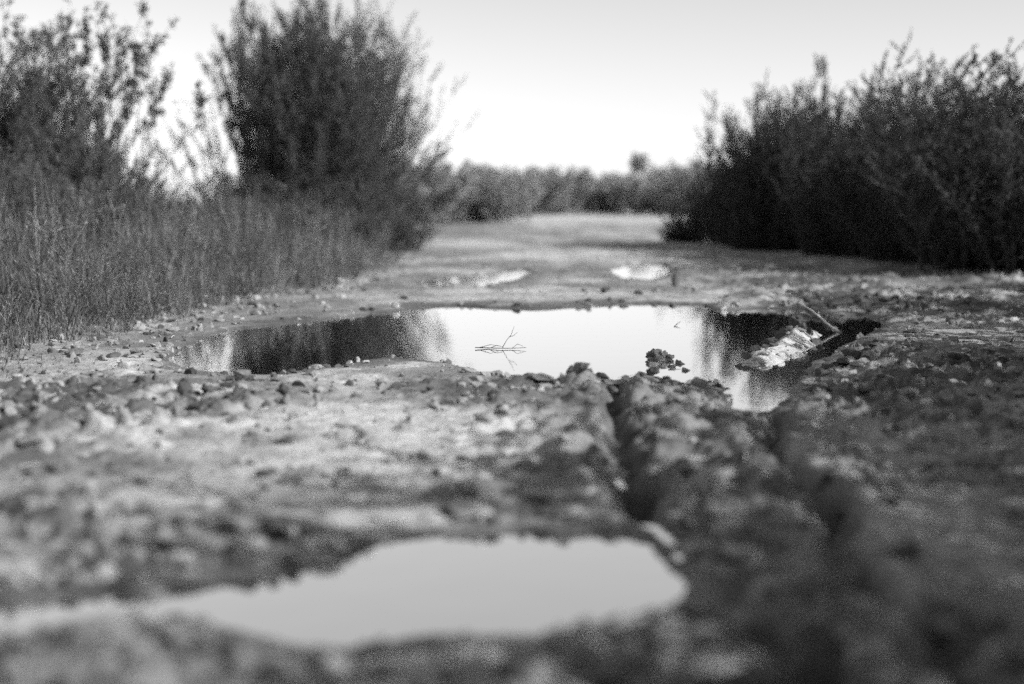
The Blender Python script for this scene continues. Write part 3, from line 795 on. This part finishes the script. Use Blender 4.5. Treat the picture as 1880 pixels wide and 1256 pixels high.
# heap of wet mud standing in the puddle, with a curled flake
hp = ground_at(1217, 660, WL)
heap = empty('mud_heap', (hp[0], hp[1], WL - 0.010)); tag(heap, 'dark ragged heap of wet mud standing in the large puddle', 'mud heap')
rh = np.random.default_rng(12)
heap_me = [build_mesh('heap_lump', *lump(460 + i, ICO2, 0.5, 2.2), False) for i in range(5)]
for m_ in heap_me: m_.materials.append(M_CLOD_MID)
core = [(-0.040, 0.0, 0.030, 0.036, 0.05), (-0.012, 0.01, 0.022, 0.034, 0.04), (0.02, 0.0, 0.016, 0.03, 0.026), (0.045, 0.0, 0.012, 0.026, 0.02), (-0.045, 0, 0.062, 0.024, 0.024), (-0.018, 0.005, 0.066, 0.022, 0.016), (0.008, 0.004, 0.056, 0.02, 0.014), (0.03, 0.003, 0.044, 0.018, 0.022), (0.05, 0.0, 0.040, 0.014, 0.022)]
for i, (dx, dy, dz, sx, sz) in enumerate(core):
    c = link('lump', heap_me[i % 5], None, heap); c.location = (dx * 0.75, dy, dz * 0.62 - 0.004); c.scale = (sx * 0.75, sx * 0.8, sz * 0.7); c.rotation_euler = (0.2 * i, 0.1, i * 1.1)
for i in range(12):
    c = link('lump', heap_me[i % 5], None, heap); c.location = (rh.uniform(-0.05, 0.06), -0.02 - 0.03 * i, 0.004)
    s_ = rh.uniform(0.012, 0.024); c.scale = (s_ * 1.3, s_, s_ * 0.7); c.rotation_euler = (0.3 * i, 0.2, i * 1.3)
# crumbling spit joining it to the shore
for i, (px, py, sz) in enumerate([(1175, 694, 20), (1195, 690, 26), (1205, 706, 30), (1222, 700, 28), (1240, 708, 22)]):
    clod(px, py, sz, clod_me[k % 6], ORD[i] + ' wet clod on the spit joining mud heap and near rim', 'clods on the spit'); k += 1
# rim of broken mud along the islet's back
for i, (px, py, sz) in enumerate([(1340, 680, 22), (1356, 668, 26), (1374, 660, 20), (1388, 648, 24), (1404, 638, 22), (1418, 630, 28), (1434, 624, 34), (1448, 619, 30), (1462, 616, 38), (1474, 622, 30), (1486, 620, 32), (1497, 628, 26), (1503, 634, 20)]):
    clod(px, py, sz, clod_me[k % 6], ORD[i] + ' dark broken clod along the back of the pale islet', 'clods on the islet', 0.75); k += 1
for i, (px, py, sz) in enumerate([(1398, 664, 16), (1410, 654, 20), (1422, 648, 16), (1434, 655, 22), (1444, 642, 18), (1456, 650, 18), (1466, 638, 22), (1478, 643, 16)]):
    clod(px, py, sz, clod_pale[i % 4], ORD[i] + ' pale lump half sunk in the sunlit islet', 'pale lumps on the islet', 0.45)
# upright stub beyond the puddle
clod(1241, 526, 20, clod_me[2], 'dark upright stub of mud beyond the far rim of the puddle', None, 2.2, 'mud_stub', 'mud stub', 0.4, 0.7)
for px, py, sz, lab in [(622, 522, 22, 'pale stone at the edge of the grass, left of its twin'), (664, 526, 24, 'pale stone at the edge of the grass, right of its twin'),
                        (727, 566, 18, 'pale stone on the far rim where the reflection turns bright')]:
    clod(px, py, sz, clod_pale[int(px) % 4], lab, None, 0.8, 'pale_stone', 'stone')
for px, py, sz in [(1622, 548, 18), (1510, 585, 14), (1180, 704, 18), (1205, 880, 60), (1335, 1000, 60), (720, 855, 50), (1130, 880, 40)]:
    clod(px, py, sz, clod_pale[int(px) % 4], {1622: 'pale clod among the litter on the far right', 1510: 'pale clod at the root of the leaning stick', 1180: 'pale clod at the foot of the mud spit',
         1205: 'large pale clod in the blurred left rut', 1335: 'large pale clod between the two blurred ruts', 720: 'pale clod on the blurred dry mud left of the tracks', 1130: 'pale clod beside the tread marks'}[px],
         None, 0.55, 'pale_clod', 'mud clod')

for i, (px, py, sz, lab) in enumerate([(483, 882, 40, 'dark blurred clod on dry mud left of the tracks, upper left of two'), (592, 880, 34, 'dark blurred clod on dry mud left of the tracks, right of its neighbour'),
    (185, 925, 36, 'dark blurred clod beside a pale crust at left'), (412, 972, 40, 'dark blurred clod below the small pale crust'), (298, 1018, 34, 'dark blurred clod above the left pool'),
    (225, 1072, 56, 'large dark blurred clod between the left pool and the silty puddle'), (845, 945, 55, 'dark blurred clod at the upper rim of the silty puddle'), (880, 960, 40, 'smaller dark blurred clod beside the upper rim of the silty puddle'),
    (775, 1195, 70, 'big dark blurred clod on the lower rim of the silty puddle, middle'), (690, 1200, 50, 'dark blurred clod on the lower rim of the silty puddle, left of the big one'), (1145, 1165, 80, 'big dark blurred clod at the lower right of the silty puddle'),
    (440, 1200, 46, 'dark blurred clod below the silty puddle at left'), (310, 1190, 44, 'dark blurred clod at the lower left, alone'), (1000, 955, 46, 'dark blurred clod at the upper rim right of the pair'),
    (960, 860, 40, 'dark blurred clod in the tread marks, upper'), (870, 890, 36, 'dark blurred clod at the left end of the tread marks'), (1060, 905, 44, 'dark blurred clod in the tread marks beside the left rut'),
    (620, 1000, 34, 'dark blurred clod above the left end of the silty puddle'), (130, 1075, 44, 'dark blurred clod just above the left pool')]):
    clod(px, py, sz, clod_me[i % 6], lab, 'blurred clods in the foreground', 0.5)

def stick(name, pts, rad, mat, label, cat='stick', side=None):
    """a stick with optional side shoots; pts in metres"""
    pts = [np.array(p, float) for p in pts]
    base = pts[0].copy()
    P = np.array([[p - base for p in pts]]); R = np.linspace(rad, rad * 0.45, len(pts))[None]
    V, F = tubes(P, R, 6)
    if not side:
        o = link(name, build_mesh(name, V, F, True), mat); o.location = base; tag(o, label, cat); return o
    root = empty(name, base); tag(root, label, cat)
    link('stem', build_mesh('stem', V, F, True), mat, root)
    for sp in side:
        sp = np.array([[np.array(q, float) - base for q in sp]])
        V, F = tubes(sp, np.linspace(rad * 0.7, rad * 0.3, sp.shape[1])[None], 5)
        link('shoot', build_mesh('shoot', V, F, True), mat, root)
    return root
def g3(px, py, dz=0.0):
    p = ground_at(px, py, WL if dz == 0 else 0); return np.array([p[0], p[1], (WL if dz == 0 else 0) + dz])
# the twig afloat in the bright water
a = ground_at(872, 641, WL); b = ground_at(968, 640, WL); ym = a[1]
def tw(px, up): return (at_depth(px, ym), ym + (px % 7 - 3) * 0.006, WL + up)
stick('floating_twig', [tw(872, 0.006), tw(895, 0.003), tw(918, 0.005), tw(940, 0.004), tw(966, 0.008)], 0.0022, M_TWIG,
      'thin branching twig lying in the bright water of the large puddle', 'twig',
      [[tw(922, 0.004), tw(930, 0.035), tw(938, 0.06), tw(944, 0.092)], [tw(935, 0.05), tw(943, 0.055), tw(950, 0.07)], [tw(880, 0.005), tw(900, 0.018), tw(915, 0.012)],
       [tw(900, 0.004), tw(912, 0.016), tw(925, 0.01)], [tw(940, 0.004), tw(950, 0.02), tw(961, 0.012)]])
# the forked stick on the right rim
D = ground_at(1545, 612, WL)[1]
def rs(px, py): return (at_depth(px, D), D + (620 - py) * 0.004, H_CAM - (py - 370) / F_PX * D)
stick('leaning_stick', [rs(1546, 611), rs(1532, 600), rs(1520, 588), rs(1508, 576), rs(1484, 560)], 0.0055, M_STALK,
      'pale stick leaning into the right end of the large puddle', 'stick',
      [[rs(1520, 588), rs(1517, 582), rs(1519, 577)]])
for i, (px, py, sz) in enumerate([(1482, 562, 22), (1494, 570, 20), (1502, 579, 24), (1511, 586, 20), (1522, 593, 22), (1531, 600, 18), (1538, 606, 16)]):
    clod(px, py, sz, clod_me[(i + 2) % 6], ORD[i] + ' clod of the jagged mud ridge by the leaning stick', 'clods of the jagged ridge', 0.8)
stick('thin_sprig', [g3(1238, 600), g3(1243, 598) + np.array([0, 0, 0.008]), g3(1249, 596) + np.array([0, 0, 0.016])], 0.003, M_TWIG, 'tiny sprig poking from the water near the right of the bright reflection', 'twig')
# pale dry stalks in the grass
for (pa, pb, D, lab) in [((122, 532), (146, 504), 9.0, 'short pale broken stalk in the grass at far left'), ((252, 560), (272, 500), 8.6, 'tall pale stalk standing in the grass left of the puddle'),
                         ((240, 590), (320, 556), 7.6, 'long pale stalk lying slantwise at the edge of the grass'), ((425, 572), (434, 548), 8.2, 'small pale forked stalk at the grass edge above the puddle'),
                         ((62, 468), (104, 455), 11.0, 'pale bent stalk in the grass by the left edge'), ((320, 530), (322, 480), 9.4, 'upright pale stalk in the middle of the grass')]:
    def q(p, dy=0.0): return np.array([at_depth(p[0], D), D + dy, H_CAM - (p[1] - 370) / F_PX * D])
    A, B = q(pa), q(pb, 0.05)
    A[2] = min(A[2], gz(A[0], A[1]) + 0.01)
    Mm = (A + B) / 2 + np.array([0.012, 0, 0.01])
    sh = [Mm, Mm + (B - A) * 0.25 + np.array([0.05, 0, 0.02]), Mm + (B - A) * 0.42 + np.array([0.07, 0, 0.03])]
    stick('dry_stalk', [A, Mm, B], 0.006, M_STALK, lab, 'stalk', [sh])
rl = np.random.default_rng(31)
n = 1500
ly = np.exp(rl.uniform(math.log(2.2), math.log(13), n)); lx = rl.uniform(-1, 1, n) * (0.5 + 0.42 * ly)
lk = (pool_sd(lx, ly)[0] > 0.02) & (rl.uniform(0, 1, n) < 0.25 + 0.75 * sstep(-0.8, 0.1, grass_edge(ly) - lx) + 0.5 * sstep(1.2, 2.0, lx))
lx, ly = lx[lk], ly[lk]; n = len(lx)
la = rl.uniform(0, 6.28, n); ll = rl.uniform(0.02, 0.10, n)
ex, ey = lx + np.cos(la) * ll, ly + np.sin(la) * ll
mx_, my_ = (lx + ex) / 2 + rl.normal(size=n) * 0.005, (ly + ey) / 2
SP = np.stack([np.stack([lx, ly, height(lx, ly) + 0.004], 1), np.stack([mx_, my_, height(mx_, my_) + 0.009], 1), np.stack([ex, ey, height(ex, ey) + 0.006], 1)], 1)
V, F = tubes(SP, np.full((n, 3), 0.0016) * rl.uniform(0.6, 1.4, n)[:, None], 3)
st = link('straw_litter', build_mesh('straw_litter', V, F), M_STALK)
tag(st, 'bits of pale straw and broken twigs littering the mud', 'litter', kind='stuff')
print('scene built', len(bpy.data.objects))
